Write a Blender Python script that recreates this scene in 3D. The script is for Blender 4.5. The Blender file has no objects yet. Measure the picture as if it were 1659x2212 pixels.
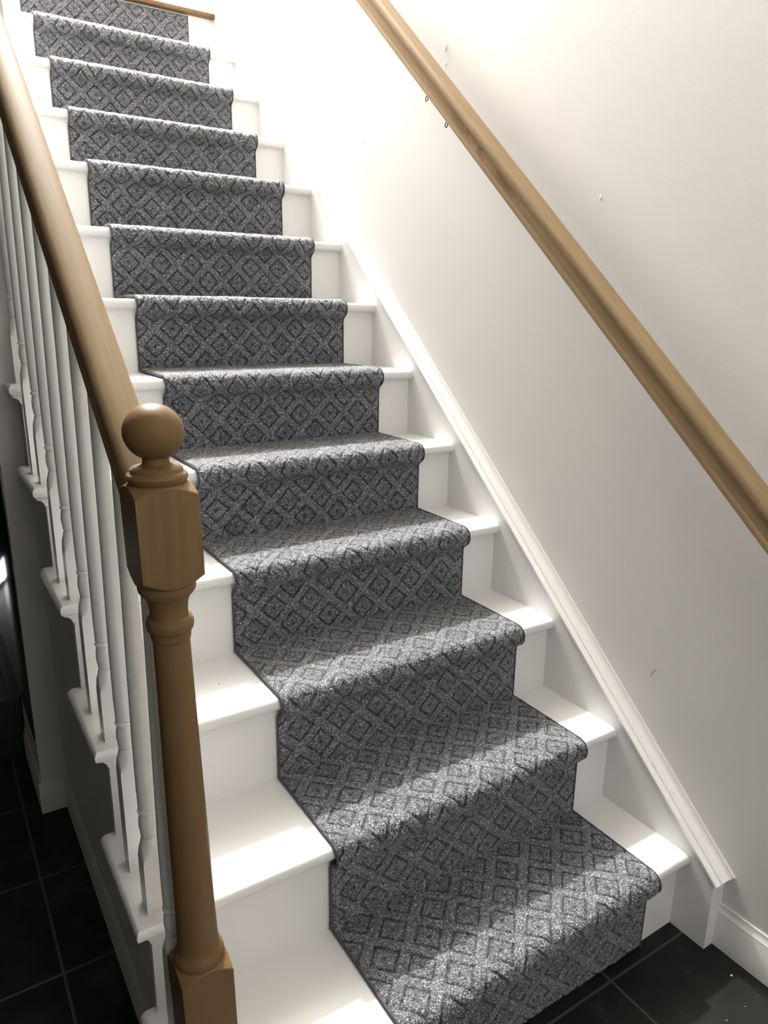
import bpy, bmesh, math, random
import numpy as np
from mathutils import Vector, Matrix
random.seed(7); RNG = np.random.default_rng(7)
S = bpy.context.scene; COL = S.collection

# ------------------------------------------------------------------ camera
cam_d = bpy.data.cameras.new('camera'); cam = bpy.data.objects.new('camera', cam_d); COL.objects.link(cam)
cam.location = (-1.2583, -0.7592, 1.2980)
cam.rotation_euler = (math.radians(74.652), math.radians(-0.728), math.radians(-32.593))
cam_d.sensor_fit = 'HORIZONTAL'; cam_d.sensor_width = 36.0
cam_d.lens = 1570.6 / 1659.0 * 36.0
cam_d.clip_start = 0.02; cam_d.clip_end = 60
S.camera = cam
# ------------------------------------------------------------------ view, world, lights
S.view_settings.view_transform = 'Standard'; S.view_settings.look = 'None'
S.view_settings.gamma = 1.0; S.view_settings.exposure = 0.0
S.view_settings.use_curve_mapping = False
W = bpy.data.worlds.new('world'); S.world = W; W.use_nodes = True
W.node_tree.nodes['Background'].inputs[0].default_value = (1.0, 0.97, 0.93, 1)
W.node_tree.nodes['Background'].inputs[1].default_value = 0.01

def light(name, kind, loc, energy, color=(1, 1, 1), target=None, **kw):
    d = bpy.data.lights.new(name, kind); d.energy = energy; d.color = color
    for k, v in kw.items(): setattr(d, k, v)
    o = bpy.data.objects.new(name, d); COL.objects.link(o); o.location = loc
    if target is not None:
        o.rotation_euler = (Vector(target) - Vector(loc)).to_track_quat('-Z', 'Y').to_euler()
    return o
# lamp over the upper landing: hard shadows under the nosings
light('landing_lamp', 'POINT', (-0.16, 3.75, 5.25), 2200, (1.0, 0.988, 0.968), shadow_soft_size=0.07)
# daylight from the upper hall
light('landing_daylight', 'AREA', (-0.45, 4.6, 4.3), 10, (1.0, 0.98, 0.955), target=(-0.4, 1.4, 1.6), shape='RECTANGLE', size=1.2, size_y=1.6)
# daylight from the entry behind the camera
light('entry_daylight', 'AREA', (-0.85, -1.85, 1.75), 11, (1.0, 0.985, 0.97), target=(-0.45, 0.6, 0.7), shape='RECTANGLE', size=0.7, size_y=1.2)

# ------------------------------------------------------------------ measured stair dimensions (metres)
H = 0.19; D = 0.21404; N = 0.0219; TT = 0.026
YN = {1:-.0254, 2:.1923, 3:.4089, 4:.6266, 5:.8352, 6:1.046, 7:1.2563, 8:1.4692, 9:1.6833, 10:1.8963, 11:2.1094, 12:2.3318, 13:2.5395}
ZT = {1:.1918, 2:.3814, 3:.5714, 4:.7610, 5:.9441, 6:1.1334, 7:1.3246, 8:1.5174, 9:1.7151, 10:1.8982, 11:2.0903, 12:2.2828, 13:2.4840}
YR = {k: YN[k] + N for k in YN}; YR[1] = 0.0; YR[13] = 2.568
XL = -1.0827; XS = -1.051; XP = -1.0; YP = 1.12      # tread ends, side wall face, pier inner face, pier front
WX = 0.04                                            # right wall plane (skirt board face is x = 0)
C0, C1 = -0.7397, -0.1107                            # runner edges
SL = H / D
TOP = 5.6

# ------------------------------------------------------------------ node helpers and materials
def newmat(name):
    m = bpy.data.materials.new(name); m.use_nodes = True
    nt = m.node_tree; return m, nt, nt.nodes['Principled BSDF']
def nd(nt, typ, **kw):
    n = nt.nodes.new(typ)
    for k, v in kw.items(): setattr(n, k, v)
    return n
def setv(n, **kw):
    for k, v in kw.items(): n.inputs[k.replace('_', ' ')].default_value = v
def ramp(nt, stops):
    r = nd(nt, 'ShaderNodeValToRGB'); e = r.color_ramp.elements
    while len(e) < len(stops): e.new(0.5)
    for i, (p, c) in enumerate(stops): e[i].position = p; e[i].color = (*c, 1)
    return r
def bump(nt, b, height, strength, dist):
    n = nd(nt, 'ShaderNodeBump'); n.inputs['Strength'].default_value = strength; n.inputs['Distance'].default_value = dist
    nt.links.new(height, n.inputs['Height']); nt.links.new(n.outputs['Normal'], b.inputs['Normal']); return n
def coords(nt, kind='Object', scale=(1, 1, 1), rot=(0, 0, 0)):
    t = nd(nt, 'ShaderNodeTexCoord'); m = nd(nt, 'ShaderNodeMapping')
    m.inputs['Scale'].default_value = scale; m.inputs['Rotation'].default_value = rot
    nt.links.new(t.outputs[kind], m.inputs['Vector']); return m.outputs['Vector']
def math_n(nt, op, a, b=None, c=None):
    n = nd(nt, 'ShaderNodeMath', operation=op)
    for i, v in enumerate((a, b, c)):
        if v is None: continue
        if isinstance(v, (int, float)): n.inputs[i].default_value = v
        else: nt.links.new(v, n.inputs[i])
    return n.outputs[0]

def paint(name, col, rough, peel=0.15, scale=170, var=0.03, spec=0.5):
    m, nt, b = newmat(name); v = coords(nt)
    n1 = nd(nt, 'ShaderNodeTexNoise'); setv(n1, Scale=2.2, Detail=4.0); nt.links.new(v, n1.inputs['Vector'])
    lo = tuple(c * (1 - var) for c in col); hi = tuple(min(1, c * (1 + var)) for c in col)
    r = ramp(nt, [(0.3, lo), (0.7, hi)]); nt.links.new(n1.outputs['Fac'], r.inputs['Fac'])
    nt.links.new(r.outputs['Color'], b.inputs['Base Color'])
    n2 = nd(nt, 'ShaderNodeTexNoise'); setv(n2, Scale=scale, Detail=3.0); nt.links.new(v, n2.inputs['Vector'])
    bump(nt, b, n2.outputs['Fac'], peel, 0.0012)
    b.inputs['Roughness'].default_value = rough; b.inputs['Specular IOR Level'].default_value = spec
    return m
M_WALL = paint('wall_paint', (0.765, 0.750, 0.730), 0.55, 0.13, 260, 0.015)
M_TRIM = paint('white_gloss_paint', (0.835, 0.828, 0.815), 0.30, 0.10, 60, 0.012)
M_TREAD = paint('white_tread_paint', (0.835, 0.828, 0.815), 0.33, 0.22, 45, 0.015)
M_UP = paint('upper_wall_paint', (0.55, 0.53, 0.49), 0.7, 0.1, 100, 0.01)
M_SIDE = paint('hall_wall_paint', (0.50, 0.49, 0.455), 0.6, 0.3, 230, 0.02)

def wood(name, dark, mid, light_, axis='z', rough=0.32, spec=0.4, figure=False):
    m, nt, b = newmat(name)
    if axis == 'rake':                              # grain runs along the slope of the stairs
        v0 = coords(nt, 'Object', (1, 1, 1), (-math.atan(0.19 / 0.21404), 0, 0)); mp2 = nd(nt, 'ShaderNodeMapping')
        mp2.inputs['Scale'].default_value = (26, 1.0, 26); nt.links.new(v0, mp2.inputs['Vector']); v = mp2.outputs['Vector']
    else: v = coords(nt, 'Object', {'z': (14, 14, 1.1), 'y': (14, 1.1, 14)}[axis])
    n0 = nd(nt, 'ShaderNodeTexNoise'); setv(n0, Scale=1.6, Detail=5.0, Roughness=0.6, Distortion=0.8); nt.links.new(v, n0.inputs['Vector'])
    n1 = nd(nt, 'ShaderNodeTexNoise'); setv(n1, Scale=11.0, Detail=4.0, Roughness=0.7); nt.links.new(v, n1.inputs['Vector'])
    f = math_n(nt, 'ADD', math_n(nt, 'MULTIPLY', n0.outputs['Fac'], 0.72), math_n(nt, 'MULTIPLY', n1.outputs['Fac'], 0.28))
    r = ramp(nt, [(0.30, dark), (0.50, mid), (0.70, light_)]); nt.links.new(f, r.inputs['Fac'])
    colour = r.outputs['Color']
    if figure:                                      # dark flame figure in one stretch of the side cove of the wall rail
        t = nd(nt, 'ShaderNodeTexCoord'); q = nd(nt, 'ShaderNodeSeparateXYZ'); nt.links.new(t.outputs['Object'], q.inputs[0])
        def band(v, a, b_, soft):
            u = math_n(nt, 'MULTIPLY', math_n(nt, 'SUBTRACT', v, a), 1 / soft); w = math_n(nt, 'MULTIPLY', math_n(nt, 'SUBTRACT', b_, v), 1 / soft)
            n = nd(nt, 'ShaderNodeMath', operation='MINIMUM', use_clamp=True); nt.links.new(u, n.inputs[0]); nt.links.new(w, n.inputs[1]); return n.outputs[0]
        off = math_n(nt, 'SUBTRACT', q.outputs[2], math_n(nt, 'MULTIPLY', q.outputs[1], 0.19 / 0.21404))
        nz = nd(nt, 'ShaderNodeTexNoise'); setv(nz, Scale=26.0, Detail=3.0); nt.links.new(t.outputs['Object'], nz.inputs['Vector'])
        f2 = math_n(nt, 'MULTIPLY', math_n(nt, 'MULTIPLY', band(q.outputs[1], 0.55, 0.84, 0.05), band(off, 1.028, 1.062, 0.008)), math_n(nt, 'MINIMUM', 1.0, math_n(nt, 'MAXIMUM', 0.0, math_n(nt, 'MULTIPLY', math_n(nt, 'SUBTRACT', nz.outputs['Fac'], 0.42), 8.0))))
        f2 = math_n(nt, 'MULTIPLY', f2, 0.5)
        mx = nd(nt, 'ShaderNodeMix', data_type='RGBA'); nt.links.new(f2, mx.inputs[0]); nt.links.new(colour, mx.inputs[6]); mx.inputs[7].default_value = (0.10, 0.055, 0.02, 1)
        colour = mx.outputs[2]
    nt.links.new(colour, b.inputs['Base Color'])
    bump(nt, b, n1.outputs['Fac'], 0.05, 0.0006)
    b.inputs['Roughness'].default_value = rough; b.inputs['Specular IOR Level'].default_value = spec
    return m
M_OAK = wood('honey_maple', (0.200, 0.135, 0.068), (0.255, 0.177, 0.095), (0.305, 0.222, 0.127), 'rake', 0.6, 0.14, True)
M_NEWEL = wood('brown_maple', (0.156, 0.093, 0.039), (0.180, 0.109, 0.047), (0.205, 0.127, 0.056), 'z', 0.46, 0.2)
M_LAND = wood('landing_oak', (0.10, 0.050, 0.020), (0.14, 0.075, 0.030), (0.18, 0.10, 0.04), 'y', 0.5)

def tiles():
    m, nt, b = newmat('black_slate_tile'); t = nd(nt, 'ShaderNodeTexCoord'); s = nd(nt, 'ShaderNodeSeparateXYZ')
    nt.links.new(t.outputs['Object'], s.inputs[0])
    def line(out, off, per):
        f = math_n(nt, 'FRACT', math_n(nt, 'DIVIDE', math_n(nt, 'SUBTRACT', out, off - 40 * per), per))
        d = math_n(nt, 'MINIMUM', f, math_n(nt, 'SUBTRACT', 1.0, f))
        return math_n(nt, 'MULTIPLY', d, per)
    dx = line(s.outputs[0], -0.2288, 0.3102); dy = line(s.outputs[1], -0.0330, 0.3003)
    d = math_n(nt, 'MINIMUM', dx, dy)
    mr = nd(nt, 'ShaderNodeMapRange'); mr.interpolation_type = 'SMOOTHSTEP'
    for i, v in ((1, 0.0022), (2, 0.0036), (3, 0.0), (4, 1.0)): mr.inputs[i].default_value = v
    nt.links.new(d, mr.inputs[0])
    n1 = nd(nt, 'ShaderNodeTexNoise'); setv(n1, Scale=8.0, Detail=7.0, Roughness=0.7); nt.links.new(t.outputs['Object'], n1.inputs['Vector'])
    r = ramp(nt, [(0.36, (0.007, 0.0072, 0.0066)), (0.54, (0.012, 0.0125, 0.0115)), (0.70, (0.042, 0.042, 0.038))]); nt.links.new(n1.outputs['Fac'], r.inputs['Fac'])
    mx = nd(nt, 'ShaderNodeMix', data_type='RGBA'); nt.links.new(mr.outputs[0], mx.inputs[0])
    mx.inputs[6].default_value = (0.060, 0.058, 0.052, 1); nt.links.new(r.outputs['Color'], mx.inputs[7])
    nt.links.new(mx.outputs[2], b.inputs['Base Color'])
    hs = math_n(nt, 'ADD', math_n(nt, 'MULTIPLY', mr.outputs[0], 1.0), math_n(nt, 'MULTIPLY', n1.outputs['Fac'], 0.25))
    bump(nt, b, hs, 0.5, 0.0015)
    b.inputs['Roughness'].default_value = 0.45; b.inputs['Specular IOR Level'].default_value = 0.22
    return m
M_TILE = tiles()
def metal(name, col, rough):
    m, nt, b = newmat(name); v = coords(nt, 'Object', (3, 3, 160))
    n = nd(nt, 'ShaderNodeTexNoise'); setv(n, Scale=3.0, Detail=3.0); nt.links.new(v, n.inputs['Vector'])
    r = ramp(nt, [(0.3, tuple(c * .8 for c in col)), (0.7, col)]); nt.links.new(n.outputs['Fac'], r.inputs['Fac'])
    nt.links.new(r.outputs['Color'], b.inputs['Base Color'])
    b.inputs['Metallic'].default_value = 1; b.inputs['Roughness'].default_value = rough; return m
M_IRON = metal('dark_bronze', (0.05, 0.04, 0.035), 0.35)
M_STEELD = metal('dark_brushed_steel', (0.30, 0.29, 0.30), 0.14)
M_STEEL = metal('brushed_steel', (0.20, 0.20, 0.19), 0.35)
def plain(name, col, rough, **kw):
    m, nt, b = newmat(name); v = coords(nt)
    n = nd(nt, 'ShaderNodeTexNoise'); setv(n, Scale=90.0, Detail=2.0); nt.links.new(v, n.inputs['Vector'])
    r = ramp(nt, [(0.3, tuple(c * .75 for c in col)), (0.7, tuple(min(1, c * 1.2) for c in col))]); nt.links.new(n.outputs['Fac'], r.inputs['Fac'])
    nt.links.new(r.outputs['Color'], b.inputs['Base Color']); b.inputs['Roughness'].default_value = rough; return m
M_DARK = plain('dark_enamel', (0.02, 0.02, 0.019), 0.5)
M_BIND = plain('charcoal_binding_yarn', (0.085, 0.085, 0.098), 0.85)
M_BACK = plain('charcoal_carpet_backing', (0.030, 0.030, 0.033), 0.95)
PD = 0.093                                          # diagonal of one carpet diamond
def pile_mat():
    m, nt, b = newmat('grey_carpet_yarn'); L = nt.links
    at = nd(nt, 'ShaderNodeAttribute', attribute_name='carpet_uv')
    nz = nd(nt, 'ShaderNodeTexNoise'); setv(nz, Scale=150.0, Detail=2.0); L.new(at.outputs['Vector'], nz.inputs['Vector'])
    n2 = nd(nt, 'ShaderNodeTexNoise'); setv(n2, Scale=18.0, Detail=2.0); L.new(at.outputs['Vector'], n2.inputs['Vector'])
    sp = nd(nt, 'ShaderNodeSeparateXYZ'); L.new(at.outputs['Vector'], sp.inputs[0])
    sc = nd(nt, 'ShaderNodeSeparateColor'); L.new(nz.outputs['Color'], sc.inputs[0]); sd = nd(nt, 'ShaderNodeSeparateColor'); L.new(n2.outputs['Color'], sd.inputs[0])
    M = lambda *q: math_n(nt, *q)
    x = M('ADD', M('ADD', sp.outputs[0], M('MULTIPLY', M('SUBTRACT', sc.outputs[0], 0.5), 0.006)), M('MULTIPLY', M('SUBTRACT', sd.outputs[0], 0.5), 0.005))
    y = M('ADD', M('ADD', sp.outputs[1], M('MULTIPLY', M('SUBTRACT', sc.outputs[1], 0.5), 0.006)), M('MULTIPLY', M('SUBTRACT', sd.outputs[1], 0.5), 0.005))
    def fold(v):
        f = M('FRACT', M('ADD', M('DIVIDE', v, PD), 40.5)); return M('ABSOLUTE', M('SUBTRACT', f, 0.5))
    d = M('MAXIMUM', fold(M('ADD', x, y)), fold(M('SUBTRACT', x, y)))
    pat = ramp(nt, [(0.0, (0.12,) * 3), (0.035, (0.15,) * 3), (0.085, (0.84,) * 3), (0.27, (0.84,) * 3), (0.304, (0.09,) * 3), (0.344, (0.09,) * 3), (0.380, (0.98,) * 3), (0.5, (0.98,) * 3)])
    L.new(d, pat.inputs['Fac'])
    v1 = nd(nt, 'ShaderNodeTexVoronoi'); setv(v1, Scale=540.0); L.new(at.outputs['Vector'], v1.inputs['Vector'])
    s1 = nd(nt, 'ShaderNodeSeparateColor'); L.new(v1.outputs['Color'], s1.inputs[0])
    rnd = ramp(nt, [(0.0, (0.10,) * 3), (0.22, (0.42,) * 3), (0.66, (0.92,) * 3), (0.88, (1.6,) * 3), (1.0, (3.2,) * 3)]); L.new(s1.outputs[0], rnd.inputs['Fac'])
    n3 = nd(nt, 'ShaderNodeTexNoise'); setv(n3, Scale=55.0, Detail=2.0); L.new(at.outputs['Vector'], n3.inputs['Vector'])
    fade = nd(nt, 'ShaderNodeMapRange'); [setattr(fade.inputs[i], 'default_value', v) for i, v in ((1, .36), (2, .62), (3, .66), (4, 1.0))]; L.new(n3.outputs['Fac'], fade.inputs[0])
    patf = M('SUBTRACT', 1.0, M('MULTIPLY', M('SUBTRACT', 1.0, pat.outputs['Color']), fade.outputs[0]))
    mott = M('MULTIPLY_ADD', n2.outputs['Fac'], 0.5, 0.75)
    k = M('MULTIPLY', M('MULTIPLY', M('MULTIPLY', patf, rnd.outputs['Color']), mott), 0.236)
    cc = nd(nt, 'ShaderNodeCombineColor'); L.new(M('MULTIPLY', k, 0.955), cc.inputs[0]); L.new(M('MULTIPLY', k, 0.98), cc.inputs[1]); L.new(M('MULTIPLY_ADD', k, 1.05, 0.003), cc.inputs[2])
    L.new(cc.outputs[0], b.inputs['Base Color'])
    bump(nt, b, v1.outputs['Distance'], 0.9, 0.0024).invert = True
    b.inputs['Roughness'].default_value = 0.5; b.inputs['Sheen Weight'].default_value = 0.25; b.inputs['Sheen Roughness'].default_value = 0.4
    return m
M_PILE = pile_mat()

# ------------------------------------------------------------------ object helpers
def tag(o, label=None, cat=None, group=None, kind=None):
    if label: o['label'] = label
    if cat: o['category'] = cat
    if group: o['group'] = group
    if kind: o['kind'] = kind
    return o
def empty(name, loc=(0, 0, 0)):
    o = bpy.data.objects.new(name, None); COL.objects.link(o); o.location = loc; o.empty_display_size = 0.05; return o
def link(name, me, mat, parent=None, smooth=False, sharp=None):
    me.materials.append(mat)
    o = bpy.data.objects.new(name, me); COL.objects.link(o)
    if smooth:
        me.polygons.foreach_set('use_smooth', [True] * len(me.polygons))
        if sharp: me.set_sharp_from_angle(angle=math.radians(sharp))
    if parent:
        o.parent = parent; o.matrix_parent_inverse = Matrix.Translation(parent.location).inverted()
    return o
def from_bm(name, bm, mat, parent=None, smooth=False, sharp=None):
    bmesh.ops.recalc_face_normals(bm, faces=bm.faces)
    me = bpy.data.meshes.new(name); bm.to_mesh(me); bm.free(); return link(name, me, mat, parent, smooth, sharp)
def box(bm, x0, x1, y0, y1, z0, z1, bev=0, seg=2):
    vs = [bm.verts.new((x, y, z)) for x in (x0, x1) for y in (y0, y1) for z in (z0, z1)]
    fs = [bm.faces.new([vs[i] for i in f]) for f in ((0, 1, 3, 2), (4, 6, 7, 5), (0, 4, 5, 1), (2, 3, 7, 6), (0, 2, 6, 4), (1, 5, 7, 3))]
    if bev:
        es = {e for f in fs for e in f.edges}
        bmesh.ops.bevel(bm, geom=list(es), offset=bev, segments=seg, profile=0.5, affect='EDGES')
def box_obj(name, x0, x1, y0, y1, z0, z1, mat, parent=None, bev=0, seg=2):
    bm = bmesh.new(); box(bm, x0, x1, y0, y1, z0, z1, bev, seg); return from_bm(name, bm, mat, parent, bool(bev), 35)
def prism_x(bm, pts, x0, x1):                       # polygon in (y, z) pushed along x
    a = [bm.verts.new((x0, y, z)) for y, z in pts]; b = [bm.verts.new((x1, y, z)) for y, z in pts]
    bm.faces.new(a); bm.faces.new(b[::-1])
    for i in range(len(pts)):
        j = (i + 1) % len(pts); bm.faces.new((a[i], a[j], b[j], b[i]))
def prism_z(bm, pts, z0, z1):
    a = [bm.verts.new((x, y, z0)) for x, y in pts]; b = [bm.verts.new((x, y, z1)) for x, y in pts]
    bm.faces.new(a[::-1]); bm.faces.new(b)
    for i in range(len(pts)):
        j = (i + 1) % len(pts); bm.faces.new((a[i], b[i], b[j], a[j]))
def sweep(bm, prof, p0, p1, up=(0, 0, 1), plumb=False):  # closed (u, w) profile between two points; u to the right, w up
    p0, p1 = Vector(p0), Vector(p1); d = (p1 - p0).normalized(); r = d.cross(Vector(up)).normalized(); w = r.cross(d).normalized()
    if plumb: w = Vector((0, 0, 1)) 
    rings = []
    for p in (p0, p1): rings.append([bm.verts.new(p + r * u + w * v) for u, v in prof])
    n = len(prof); bm.faces.new(rings[0][::-1]); bm.faces.new(rings[1])
    for i in range(n):
        j = (i + 1) % n; bm.faces.new((rings[0][i], rings[0][j], rings[1][j], rings[1][i]))
def lathe(bm, prof, cx=0, cy=0, seg=40, square=None, cap=True):
    # prof: (radius, z); square = half width clips every ring to a square -> chamfered blocks with arched shoulders
    rings = []
    for r, z in prof:
        ring = []
        for i in range(seg):
            a = 2 * math.pi * (i + 0.0) / seg; rr = r
            if square: rr = min(r, square / max(abs(math.cos(a)), abs(math.sin(a))))
            ring.append(bm.verts.new((cx + rr * math.cos(a), cy + rr * math.sin(a), z)))
        rings.append(ring)
    for a, b in zip(rings, rings[1:]):
        for i in range(seg):
            j = (i + 1) % seg; bm.faces.new((a[i], a[j], b[j], b[i]))
    if cap: bm.faces.new(rings[0][::-1]); bm.faces.new(rings[-1])
def tube(bm, pts, r, seg=10):
    rings = []
    for i, p in enumerate(pts):
        p = Vector(p); t = (Vector(pts[min(i + 1, len(pts) - 1)]) - Vector(pts[max(i - 1, 0)])).normalized()
        a = t.orthogonal().normalized() if i == 0 else (prev - t * prev.dot(t)).normalized(); prev = a; b = t.cross(a)
        rings.append([bm.verts.new(p + (a * math.cos(q) + b * math.sin(q)) * r) for q in [2 * math.pi * k / seg for k in range(seg)]])
    for x, y in zip(rings, rings[1:]):
        for i in range(seg):
            j = (i + 1) % seg; bm.faces.new((x[i], x[j], y[j], y[i]))
    bm.faces.new(rings[0][::-1]); bm.faces.new(rings[-1])

# ------------------------------------------------------------------ setting
def struct(o): o['kind'] = 'structure'; return o
bpl_floor = struct(box_obj('floor', -3.2, WX + 0.1, -2.2, 6.2, -0.06, 0.0, M_TILE))
wall_r = struct(box_obj('wall_right', WX, WX + 0.12, -2.2, 6.2, 0, TOP, M_WALL))
# stair side wall: stepped panel below the tread ends
pts = [(0.004, 0.0)]
for k in range(1, 7):
    pts += [(YR[k] + 0.004, ZT[k] - TT - 0.0005), (min(YR[k + 1], YP) + (0.004 if k < 6 else 0), ZT[k] - TT - 0.0005)]
pts += [(YP, 0.0)]
q = []
for p in pts:
    if not q or (abs(p[0] - q[-1][0]) + abs(p[1] - q[-1][1])) > 1e-5: q.append(p)
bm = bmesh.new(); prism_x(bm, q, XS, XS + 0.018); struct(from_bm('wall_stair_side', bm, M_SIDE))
struct(box_obj('wall_left_shaded', -1.112, XP, YP, 6.2, 0, 1.128, M_SIDE))  # darker tone puts the shade below tread height into the colour
struct(box_obj('wall_left_lit', -1.112, XP, YP, 6.2, 1.128, TOP, M_WALL))  # same wall, lighter tone stands in for the stairwell light
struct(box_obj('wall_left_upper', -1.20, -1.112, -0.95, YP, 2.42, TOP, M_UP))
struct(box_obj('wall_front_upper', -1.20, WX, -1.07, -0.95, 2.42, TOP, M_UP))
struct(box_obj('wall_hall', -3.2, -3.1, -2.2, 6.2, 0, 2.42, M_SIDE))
struct(box_obj('wall_front', -3.1, WX, -2.3, -2.2, 0, 2.42, M_SIDE))
struct(box_obj('wall_back', -3.1, WX, 6.2, 6.3, 0, TOP, M_UP))
bm = bmesh.new(); box(bm, -3.2, -1.2, -2.3, 6.2, 2.35, 2.42); box(bm, -1.2, WX, -2.3, -1.07, 2.35, 2.42); struct(from_bm('ceiling_hall', bm, M_WALL))
struct(box_obj('ceiling', -1.2, WX, -1.07, 6.2, TOP, TOP + 0.1, M_UP))
# landing floor with its brown wood nosing
bm = bmesh.new(); box(bm, XP, 0.0, YN[13] + 0.091, 6.2, 2.38, ZT[13] - 0.0015); struct(from_bm('floor_landing', bm, M_LAND))

# ------------------------------------------------------------------ skirt board on the right wall with cap moulding
y0, y1 = -0.0845, 3.1
def cz(y): return 0.244 + SL * y
bm = bmesh.new()
prism_x(bm, [(y0, 0.0), (YN[13] + .1, 0.0), (YN[13] + .1, 2.38), (2.8, 2.38), (2.8, cz(2.8)), (y0, cz(y0))], 0.0, WX)
skirt = struct(from_bm('trim_1', bm, M_TRIM))
capp = [(0.0, 0.0), (-0.046, 0.0), (-0.047, 0.006), (-0.044, 0.0085), (-0.034, 0.0090), (-0.0325, 0.0045), (-0.0305, 0.0045), (-0.0290, 0.0090),
        (-0.027, 0.0088), (-0.022, 0.0080), (-0.016, 0.0085), (-0.011, 0.0105), (-0.007, 0.0145), (-0.0045, 0.0195), (-0.0045, 0.022), (-0.0, 0.022)]
bm = bmesh.new()
sweep(bm, capp, (WX, y0 - 0.006, cz(y0 - 0.006)), (WX, 2.82, cz(2.82)))
capm = from_bm('cap_moulding', bm, M_TRIM, skirt, True, 28)
# small dents and paint chips along the cap
for y, u in ((0.10, -0.03), (0.13, -0.012), (0.02, -0.028), (-0.01, -0.012), (0.30, -0.03), (0.075, -0.006), (0.05, -0.02), (0.21, -0.008)):
    bm = bmesh.new(); bmesh.ops.create_icosphere(bm, subdivisions=1, radius=0.0016)
    for v in bm.verts: v.co = Vector((v.co.x * 0.9, v.co.y * 1.8, v.co.z * 0.7)) + Vector((WX + u, y, cz(y) + 0.012 + (0.004 if u > -0.01 else 0)))
    from_bm('paint_chip', bm, M_TRIM, skirt, True)
# right baseboard
bp = [(0, 0), (-0.012, 0), (-0.012, 0.074), (-0.0095, 0.079), (-0.0095, 0.084), (-0.006, 0.089), (-0.004, 0.096), (-0.004, 0.101), (0, 0.101)]
bm = bmesh.new(); sweep(bm, bp, (WX, -2.2, 0), (WX, y0, 0)); struct(from_bm('baseboard_right', bm, M_TRIM, None, True, 30))
# baseboards in the dark hall
bpl = [(0, 0), (0.008, 0), (0.008, 0.068), (0.005, 0.080), (0.003, 0.088), (0, 0.088)]
bm = bmesh.new(); sweep(bm, [(-u, w) for u, w in bpl], (XS, 0.004, 0), (XS, YP, 0)); struct(from_bm('baseboard_stair_side', bm, M_SIDE, None, True, 30))
bm = bmesh.new(); sweep(bm, bpl, (-1.112 - 0.008, YP, 0), (XS - 0.008, YP, 0)); 
struct(from_bm('baseboard_pier', bm, M_SIDE, None, True, 30))
bm = bmesh.new(); sweep(bm, [(-u, w) for u, w in bpl], (-1.112, YP, 0), (-1.112, 1.43, 0)); struct(from_bm('baseboard_left', bm, M_SIDE, None, True, 30))

# marks on the right wall, children of the wall
for (y, z, s) in ():
    pass
def wall_pt(u, v, x=WX):                            # where a feature of the wall sits
    M = cam.rotation_euler.to_matrix(); d = M @ Vector(((u - 829.5) / 1570.6, -(v - 1106) / 1570.6, -1)); o = Vector(cam.location)
    t = (x - o.x) / d.x; return o + d * t
for (u, v, s, e) in ((1298, 427, .0052, 1.5), (1270, 809, .0035, 1.2), (1599, 1672, .0016, 1), (963, 101, .008, 2.0), (963, 138, .005, 1.6), (785, 303, .008, 1.8), (960, 507, .005, 1.4), (1225, 1110, .002, 1)):
    p = wall_pt(u, v); bm = bmesh.new(); bmesh.ops.create_icosphere(bm, subdivisions=2, radius=s)
    for w in bm.verts: w.co = Vector((w.co.x * 0.22, w.co.y * 0.7, w.co.z * e * .8)) + p
    from_bm('plaster_fleck', bm, M_WALL, wall_r, True)

def flat_pt(u, v, z):
    M = cam.rotation_euler.to_matrix(); d = M @ Vector(((u - 829.5) / 1570.6, -(v - 1106) / 1570.6, -1)); o = Vector(cam.location)
    return o + d * ((z - o.z) / d.z)
for u, v, rad in ((1580, 2107, .0028), (1423, 2096, .0008), (1610, 2174, .001), (1570, 2204, .0012), (90, 1959, .001)):
    p = flat_pt(u, v, 0.0); bm = bmesh.new(); bmesh.ops.create_icosphere(bm, subdivisions=1, radius=rad)
    for w in bm.verts: w.co = Vector((w.co.x * 1.3, w.co.y, w.co.z * 0.25)) + p
    from_bm('paint_speck', bm, M_TRIM, bpl_floor, True)
p = wall_pt(1410, 1453); bm = bmesh.new(); tube(bm, [p + Vector((0, -.006, .010)), p + Vector((0, 0, .001)), p + Vector((0, .004, -.010))], 0.0006, 6)
from_bm('scuff_mark', bm, M_IRON, wall_r, True)

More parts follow.
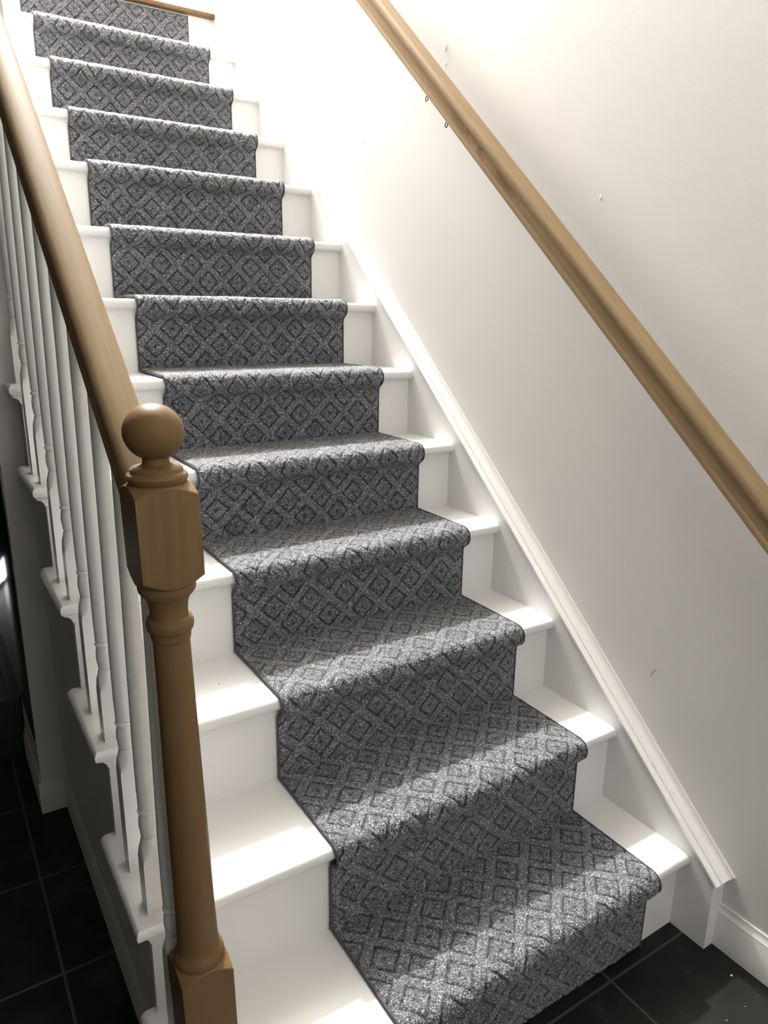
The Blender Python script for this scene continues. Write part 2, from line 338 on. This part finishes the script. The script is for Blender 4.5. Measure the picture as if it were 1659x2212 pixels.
# ------------------------------------------------------------------ staircase
stair = tag(empty('staircase', (-0.5, 0, 0)), 'white painted straight flight of thirteen steps against the right wall', 'staircase')
def tread(k):
    yn, yb, zt = YN[k], YR[k + 1], ZT[k]
    if k <= 5: out = [(XL, yn), (0, yn), (0, yb), (XS, yb), (XS, yb + 0.013), (XL, yb + 0.013)]
    elif k == 6: out = [(XL, yn), (0, yn), (0, yb), (XP, yb), (XP, YP), (XL, YP)]
    else: out = [(XP, yn), (0, yn), (0, yb), (XP, yb)]
    bm = bmesh.new(); prism_z(bm, out, zt - TT, zt)
    es = []
    for e in bm.edges:
        a, b = e.verts[0].co, e.verts[1].co
        if abs(a.z - b.z) > 1e-6: 
            continue
        front = abs(a.y - yn) < 1e-6 and abs(b.y - yn) < 1e-6
        left = k <= 6 and abs(a.x - XL) < 1e-6 and abs(b.x - XL) < 1e-6
        if front or left: es.append(e)
    bmesh.ops.bevel(bm, geom=es, offset=0.0122, segments=6, profile=0.5, affect='EDGES')
    o = from_bm('tread', bm, M_TREAD, stair, True, 40)
    if k <= 6:                                     # cove under the returned end
        cv = [(0, 0), (0.024, 0), (0.024, -0.004), (0.017, -0.006), (0.011, -0.012), (0.009, -0.019), (0.005, -0.019), (0.004, -0.023), (0, -0.023)]
        bm = bmesh.new(); sweep(bm, [(-u, w) for u, w in cv], (XS, yn + 0.016, zt - TT), (XS, min(yb, YP), zt - TT))
        c = from_bm('cove_moulding', bm, M_TRIM, None, True, 30); c.parent = o
def riser(k):
    zb = ZT[k - 1] if k > 1 else 0.0
    x0 = -1.0575 if k <= 6 else XP
    zt = ZT[k] - TT if k < 13 else ZT[13] - 0.0172
    bm = bmesh.new(); box(bm, x0, 0, YR[k], YR[k] + 0.016, zb, zt)
    if k <= 6: pass
    from_bm('riser', bm, M_TRIM, stair)
p = flat_pt(473, 1478, ZT[3]); bm = bmesh.new(); bmesh.ops.create_icosphere(bm, subdivisions=1, radius=0.0014, matrix=Matrix.Translation(p))
from_bm('dirt_speck', bm, M_IRON, stair, True)
for k in range(1, 14): riser(k)
for k in range(1, 13): tread(k)
bm = bmesh.new(); box(bm, XP, 0.0, YN[13], YN[13] + .09, ZT[13] - 0.017, ZT[13], 0.004, 3)
from_bm('landing_nosing', bm, M_LAND, stair, True, 40)['label'] = 'brown wood nosing at the top landing'

# ------------------------------------------------------------------ carpet runner
def path():
    P = []
    t = 0.0035
    for k in range(1, 14):
        zb = (ZT[k - 1] if k > 1 else 0.0) + t; yr = YR[k] - t; zt = ZT[k]
        P.append((yr, zb))
        if k == 13: P.append((yr, ZT[13] - 0.0215)); break
        R = 0.0205; cy, cz_ = YN[k] - 0.008 + R, zt + t - R
        P += [(yr, zt - 0.053), (yr - 0.002, zt - 0.046), (yr - 0.007, zt - 0.0405)]
        for a in range(-75, 91, 15):
            P.append((cy - R * math.cos(math.radians(a)), cz_ + R * math.sin(math.radians(a))))
        P.append((YN[k] + 0.05, zt + t)); P.append((YR[k + 1] - 0.012, zt + t))
        P.append((YR[k + 1] - t - 0.0015, zt + t + 0.0015))
    P = np.array(P)
    for _ in range(1):                              # light corner cutting
        Q = [P[0]]
        for a, b in zip(P[:-1], P[1:]):
            L = np.linalg.norm(b - a); f = min(0.25, 0.004 / max(L, 1e-6))
            Q += [a * (1 - f) + b * f, a * f + b * (1 - f)]
        Q.append(P[-1]); P = np.array(Q)
    keep = [0] + [i for i in range(1, len(P)) if np.linalg.norm(P[i] - P[i - 1]) > 1e-5]
    P = P[keep]
    s = np.concatenate([[0], np.cumsum(np.linalg.norm(np.diff(P, axis=0), axis=1))])
    return P, s
PP, SS = path()
def at_s(s):
    y = np.interp(s, SS, PP[:, 0]); z = np.interp(s, SS, PP[:, 1]); e = 0.0035
    dy = np.interp(s + e, SS, PP[:, 0]) - np.interp(s - e, SS, PP[:, 0]); dz = np.interp(s + e, SS, PP[:, 1]) - np.interp(s - e, SS, PP[:, 1])
    L = np.hypot(dy, dz) + 1e-9; dy /= L; dz /= L
    return y, z, dy, dz, -dz, dy                    # position, tangent, outward normal (ny, nz)
runner = tag(empty('stair_runner', (-0.425, 0, 0)), 'charcoal and grey diamond patterned carpet runner down the middle of the stairs', 'carpet runner')
# backing
sv = np.arange(0, SS[-1], 0.004); y, z, ty, tz, ny, nz = at_s(sv)
n = len(sv); co = np.zeros((n * 4, 3))
for i, (x, off) in enumerate(((C0 + .002, -0.0025), (C0 + .002, 0.0015), (C1 - .002, 0.0015), (C1 - .002, -0.0025))):
    co[i::4, 0] = x; co[i::4, 1] = y + ny * off; co[i::4, 2] = z + nz * off
fs = [(a * 4 + i, a * 4 + (i + 1) % 4, a * 4 + 4 + (i + 1) % 4, a * 4 + 4 + i) for a in range(n - 1) for i in range(4)]
me = bpy.data.meshes.new('backing'); me.from_pydata([tuple(c) for c in co], [], fs); link('backing', me, M_BACK, runner)
# serged edges
for x in (C0, C1):
    sv = np.arange(0, SS[-1], 0.0014); y, z, ty, tz, ny, nz = at_s(sv); m = len(sv); seg = 8
    ang = np.arange(seg) * 2 * np.pi / seg
    wob = 1 + 0.17 * np.sign(np.sin(sv * 2 * np.pi / 0.0042))[:, None]
    cx_ = np.cos(ang)[None] * 0.0020 * wob; nn = np.sin(ang)[None] * 0.0034 * wob + 0.0030
    co = np.stack([x + cx_, y[:, None] + ny[:, None] * nn, z[:, None] + nz[:, None] * nn], -1).reshape(-1, 3)
    i = np.arange(m - 1)[:, None] * seg; j = np.arange(seg)[None]; j2 = (j + 1) % seg
    fs = np.stack([i + j, i + j2, i + seg + j2, i + seg + j], -1).reshape(-1, 4)
    me = bpy.data.meshes.new('bound_edge'); me.from_pydata(co.tolist(), [], fs.tolist())
    link('bound_edge', me, M_BIND, runner, True)['label'] = 'dark stitched binding'
# pile: a thick carved surface plus a fuzz of short standing fibres
def carve(X, Sv):
    x = X - C0
    fa = (x + Sv) / PD; fb = (x - Sv) / PD
    d = np.maximum(np.abs(fa - np.round(fa)), np.abs(fb - np.round(fb)))
    return np.clip(np.exp(-((d - 0.325) / 0.030) ** 2) + 0.6 * np.exp(-(d / 0.045) ** 2), 0, 1)
def soft_noise(n_r, n_c, step):
    g = RNG.normal(0, 1, (n_r // step + 3, n_c // step + 3)); r_ = np.arange(n_r) / step; c_ = np.arange(n_c) / step
    i, j = r_.astype(int), c_.astype(int); fr, fc = (r_ - i)[:, None], (c_ - j)[None]
    return g[i][:, j] * (1 - fr) * (1 - fc) + g[i + 1][:, j] * fr * (1 - fc) + g[i][:, j + 1] * (1 - fr) * fc + g[i + 1][:, j + 1] * fr * fc
def add_mesh(name, co, faces, uv, parent):
    k = faces.shape[1]; me = bpy.data.meshes.new(name); me.vertices.add(len(co)); me.vertices.foreach_set('co', co.reshape(-1).astype(np.float32))
    me.loops.add(faces.size); me.loops.foreach_set('vertex_index', faces.reshape(-1).astype(np.int32))
    me.polygons.add(len(faces)); me.polygons.foreach_set('loop_start', (np.arange(len(faces)) * k).astype(np.int32))
    me.polygons.foreach_set('loop_total', np.full(len(faces), k, np.int32))
    at = me.attributes.new('carpet_uv', 'FLOAT_VECTOR', 'POINT'); at.data.foreach_set('vector', uv.reshape(-1).astype(np.float32))
    me.update(calc_edges=True)
    o = link(name, me, M_PILE, parent, True); o['kind'] = 'stuff'; return o
def pile():
    sp = 0.0023
    s6 = SS[np.argmin(np.abs(PP[:, 1] - ZT[7]))]
    sv = np.concatenate([np.arange(0.001, s6, sp), np.arange(s6, SS[-1] - .001, 0.0032)]); xv = np.linspace(C0 + .0015, C1 - .0015, int((C1 - C0) / sp))
    S2, X2 = np.meshgrid(sv, xv, indexing='ij'); nr, nc = S2.shape
    h = 0.0062 - 0.0023 * carve(X2, S2) + 0.00068 * RNG.normal(0, 1, S2.shape) + 0.00055 * soft_noise(nr, nc, 3) + 0.0007 * soft_noise(nr, nc, 14)
    e = np.minimum(X2 - C0, C1 - X2); h *= np.clip(0.45 + e / 0.012, 0, 1)
    h[0] *= .3; h[-1] *= .3
    y, z, ty, tz, ny, nz = at_s(sv)
    jx = RNG.normal(0, .0004, S2.shape); jx[:, [0, -1]] = 0
    co = np.stack([X2 + jx, y[:, None] + ny[:, None] * h, z[:, None] + nz[:, None] * h], -1).reshape(-1, 3)
    i = np.arange(nr - 1)[:, None] * nc; j = np.arange(nc - 1)[None]
    F = np.stack([i + j, i + j + 1, i + j + 1 + nc, i + j + nc], -1).reshape(-1, 4)
    uv = np.stack([X2 - C0, S2, np.zeros_like(S2)], -1).reshape(-1, 3)
    add_mesh('pile', co, F, uv, runner)
    # fuzz
    X, Sv, SP = [], [], []
    for a, b, q in ((0.002, s6, 0.0031), (s6, SS[-1] - .004, 0.0042)):
        ns = int((b - a) / q); nx = int((C1 - C0 - .004) / q)
        s_, x_ = np.meshgrid(a + (np.arange(ns) + .5) * (b - a) / ns, C0 + 0.002 + (np.arange(nx) + .5) * (C1 - C0 - .004) / nx, indexing='ij')
        X.append((x_ + RNG.uniform(-.5, .5, x_.shape) * q).ravel()); Sv.append((s_ + RNG.uniform(-.5, .5, s_.shape) * q).ravel()); SP.append(np.full(x_.size, q))
    X = np.concatenate(X); Sv = np.concatenate(Sv); SP = np.concatenate(SP); n = len(X)
    g = carve(X, Sv); e = np.minimum(X - C0, C1 - X)
    base = (0.0062 - 0.0023 * g) * np.clip(0.45 + e / 0.012, 0, 1) - 0.0008
    top = base + 0.0008 + RNG.uniform(0.0004, 0.0022, n) * (1 - 0.6 * g)
    y, z, ty, tz, ny, nz = at_s(Sv); th = RNG.uniform(0, 2 * np.pi, n); w = SP * RNG.uniform(.20, .34, n)
    lean = RNG.normal(0, 0.0011, (n, 2)); co = np.zeros((n, 4, 3))
    def put(i, dx, ds, h):
        co[:, i, 0] = X + dx; co[:, i, 1] = y + ty * ds + ny * h; co[:, i, 2] = z + tz * ds + nz * h
    for i in range(3): put(i, w * np.cos(th + i * 2.094), w * np.sin(th + i * 2.094), base)
    put(3, lean[:, 0], lean[:, 1], top)
    F = (np.arange(n)[:, None, None] * 4 + np.array([[0, 1, 3], [1, 2, 3], [2, 0, 3]])[None]).reshape(-1, 3)
    uv = np.repeat(np.stack([X - C0, Sv, np.zeros(n)], -1)[:, None], 4, 1).reshape(-1, 3)
    add_mesh('standing_fibres', co.reshape(-1, 3), F, uv, runner); print('fibres', n)
pile()

# ------------------------------------------------------------------ handrails
RP = [(0.0, 0.0), (0.0195, 0.0), (0.021, 0.0015), (0.021, 0.0092), (0.0196, 0.0112), (0.0180, 0.0122), (0.0178, 0.0165), (0.0184, 0.0265), (0.0203, 0.0325), (0.0230, 0.0358),
      (0.0246, 0.0392), (0.0251, 0.0440), (0.0245, 0.0490), (0.0218, 0.0535), (0.0165, 0.0562), (0.0080, 0.0578), (0.0, 0.0583)]
RAIL = RP + [(-u, w) for u, w in RP[-2:0:-1]]
# open-side rail between newel and wall end
rb = 0.9300; RXc = -1.0375
def rail_pt(y, dz=0.0): return Vector((RXc - 0.020 * (y - 0.1), y, rb + 0.89 * y + dz))
hr = empty('stair_handrail', rail_pt(0.116)); tag(hr, 'honey coloured wooden handrail above the white balusters, fixed to the newel post', 'handrail')
bm = bmesh.new(); sweep(bm, RAIL, rail_pt(0.110), rail_pt(YP)); from_bm('rail', bm, M_OAK, hr, True, 40)
# wall rail
wb = 1.013
def wrail(y): return Vector((-0.0445, y, wb + SL * y))
wr = empty('wall_handrail', wrail(-0.5)); tag(wr, 'honey coloured wooden handrail running up the right wall', 'handrail')
bm = bmesh.new(); sweep(bm, RAIL, wrail(-0.5), wrail(2.95)); from_bm('rail', bm, M_OAK, wr, True, 40)
for y in (2.35, -0.42):
    b = wrail(y); bm = bmesh.new()
    tube(bm, [(WX, y - .01, b.z - 0.055), (0.015, y - .01, b.z - 0.060), (-0.02, y - .006, b.z - 0.050), (-0.04, y, b.z - 0.022), (-0.0445, y, b.z + 0.001)], 0.0045, 10)
    br = from_bm('bracket', bm, M_IRON, wr, True)
    bm = bmesh.new(); lathe(bm, [(0.001, 0), (0.018, 0), (0.02, 0.003), (0.016, 0.006), (0.001, 0.007)], seg=24)
    bmesh.ops.transform(bm, matrix=Matrix.Translation((WX, y - .01, b.z - .055)) @ Matrix.Rotation(-math.pi / 2, 4, 'Y'), verts=bm.verts)
    o = from_bm('rose', bm, M_IRON, None, True, 40); o.parent = br

for u, v in ((921, 205), (963, 259)):                # two little wire hooks under the rail
    p = wall_pt(u, v, -0.060); top = wb + SL * p.y + 0.001
    pts = [(-0.056, p.y, top), (-0.058, p.y, top - 0.007)] + [(-0.058, p.y + 0.0052 * math.sin(a), top - 0.0125 - 0.0052 * math.cos(a) + .0052*0) for a in np.linspace(math.pi, -1.9, 14)]
    bm = bmesh.new(); tube(bm, [tuple(float(c) for c in q) for q in pts], 0.0013, 8)
    from_bm('wire_hook', bm, M_IRON, wr, True)['label'] = 'tiny dark wire hook'

# ------------------------------------------------------------------ newel post
NX, NY = -1.0275, 0.0785; HB = 0.0365
nw = empty('newel_post', (NX + 0.006, NY, ZT[1])); tag(nw, 'brown wooden newel post with a round ball top standing on the lowest step', 'newel post')
nz0 = 0.0
def nlathe(name, prof, square=None, seg=192, parent=nw, mat=M_NEWEL):
    bm = bmesh.new(); lathe(bm, prof, 0, 0, seg, square)
    for v in bm.verts:                              # the post leans a hair to the left
        v.co.x += NX - 0.0055 * ((v.co.z - 0.75) / 0.35); v.co.y += NY
    return from_bm(name, bm, mat, parent, True, 32)
ball = [(0.0345 * math.sin(a), 1.1628 - 0.0328 * math.cos(a)) for a in np.linspace(0.455, math.pi - 0.01, 26)]
nlathe('ball_finial', [(0.0300, 1.1030), (0.0318, 1.1045), (0.0345, 1.1085), (0.0352, 1.1120), (0.0340, 1.1150), (0.0312, 1.1165), (0.0300, 1.1175), (0.0300, 1.1210), (0.0275, 1.1228),
    (0.0215, 1.1236), (0.0175, 1.1250), (0.0155, 1.1272), (0.0150, 1.1300)] + ball[0:])
def rr(z0, z1, r0, r1, n=16): return [(r0 + (r1 - r0) * (i / n) ** 1.0, z0 + (z1 - z0) * (i / n)) for i in range(n + 1)]
nlathe('top_block', [(0.0300, 0.9760)] + rr(0.9800, 0.9945, 0.0345, 0.0517) + rr(1.0925, 1.1035, 0.0517, 0.0350) + [(0.0300, 1.1050)], HB)
nlathe('shaft', [(0.0290, 0.400), (0.0350, 0.412), (0.0355, 0.419), (0.0335, 0.426), (0.0305, 0.430), (0.0290, 0.436), (0.0280, 0.452), (0.0268, 0.50), (0.0260, 0.60), (0.0245, 0.72), (0.0230, 0.84),
    (0.0224, 0.905), (0.0238, 0.9065), (0.0245, 0.912), (0.0248, 0.917), (0.0275, 0.9195), (0.0288, 0.9245), (0.0288, 0.929), (0.0272, 0.9335), (0.0240, 0.9355), (0.0228, 0.9365),
    (0.0228, 0.945), (0.0238, 0.954), (0.0262, 0.961), (0.0300, 0.9665), (0.0312, 0.9670), (0.0315, 0.9690), (0.0338, 0.9705), (0.0347, 0.9750), (0.0340, 0.9800), (0.0310, 0.9830)], None)
nlathe('base_block', [(0.0516, ZT[1]), (0.0517, ZT[1] + .001)] + rr(0.398, 0.4135, 0.0517, 0.0340) + [(0.028, 0.4160)], HB)

# ------------------------------------------------------------------ balusters
BX = -1.0405; HS = 0.0172
def baluster_meshes(B, zb, zt):                     # heights relative to zb
    sh = B - 0.086
    bm = bmesh.new(); lathe(bm, [(0.0245, 0.0), (0.0245, sh - zb)] + rr(sh - zb, sh - zb + .03, 0.0244, 0.0155, 6) + [(0.0138, sh - zb + .038), (0.0129, sh - zb + .0405)], 0, 0, 32, HS)
    bmesh.ops.remove_doubles(bm, verts=bm.verts, dist=1e-6)
    b = B - zb
    bm2 = bmesh.new(); t = zt - zb
    lathe(bm2, [(0.0121, b - .0465), (0.0121, b - .0435), (0.0137, b - .0425), (0.0142, b - .0405), (0.0135, b - .0385), (0.0146, b - .034), (0.0155, b - .026), (0.0152, b - .016), (0.0137, b - .007), (0.0125, b - .0045),
        (0.0145, b - .0030), (0.0160, b), (0.0151, b + .0030), (0.0128, b + .0042), (0.0128, b + .0055), (0.0142, b + .0065), (0.0148, b + .04), (0.0147, b + .12), (0.0131, b + .25), (0.0115, b + .36), (0.0098, t)], 0, 0, 32)
    return bm, bm2
names = ['second', 'third', 'fourth', 'fifth', 'sixth']
for j in range(10):
    k = 1 + (j + 1) // 2; y = 0.129 + 0.107 * j; zb = ZT[k]; B = 0.464 + 0.0952 * j
    x = BX - 0.006 * j / 9
    zt = rb + 0.89 * y + 0.003
    root = empty('baluster', (x, y, zb))
    bm, bm2 = baluster_meshes(B, zb, zt)
    for v in bm2.verts:
        if v.co.z > zt - zb - 1e-5: v.co.z += 0.89 * v.co.y
    for nm, m_ in (('square_base', bm), ('turned_spindle', bm2)):
        bmesh.ops.recalc_face_normals(m_, faces=m_.faces); me = bpy.data.meshes.new(nm); m_.to_mesh(me); m_.free()
        o = link(nm, me, M_TRIM, None, True, 35); o.parent = root
    if j == 0: lab = 'white turned baluster on the lowest step, half hidden behind the newel post'
    else:
        side = 'front' if j % 2 else 'rear'
        lab = f'white turned baluster, {side} one of the two on the {names[(j - 1) // 2]} step from the floor'
        if j == 9: lab = 'white turned baluster on the sixth step, farthest up and beside the wall end'
    tag(root, lab, 'baluster', 'white turned balusters along the open side of the stairs')

# ------------------------------------------------------------------ dark hall at the far left
ap = empty('floor_appliance', (-1.30, 1.44, 0)); tag(ap, 'low dark metal box with slotted top on the hall floor at the left edge', 'metal box')
box_obj('body', -1.50, -1.1145, 1.436, 2.6, 0.0, 0.192, M_DARK, ap, 0.003)
bm = bmesh.new()
box(bm, -1.50, -1.1105, 1.432, 2.6, 0.192, 0.20)
from_bm('top_plate', bm, M_STEEL, ap)
for i in range(5):
    x = -1.150 - 0.018 * i
    box_obj('slot', x, x + 0.006, 1.46, 2.4, 0.2002, 0.2012, M_DARK, ap)
mp = empty('steel_panel', (-1.1135, 1.6, 0)); tag(mp, 'dark brushed steel panel with a bright gleam on the hall wall behind the stair side', 'metal panel')
box_obj('sheet', -1.1155, -1.1122, YP + 0.004, 1.95, 0.215, 1.6, M_STEELD, mp, 0.0008)
gw, nt, b = newmat('added_glow'); b.inputs['Base Color'].default_value = (.8, .8, .8, 1); b.inputs['Emission Color'].default_value = (1, .97, .97, 1); b.inputs['Emission Strength'].default_value = 4.5  # glow for the added pane below
box_obj('added_glow_pane', -1.33, -1.155, 2.40, 2.405, 0.215, 0.30, gw, ap)  # added emitter out of view, only there to make the steel panel gleam
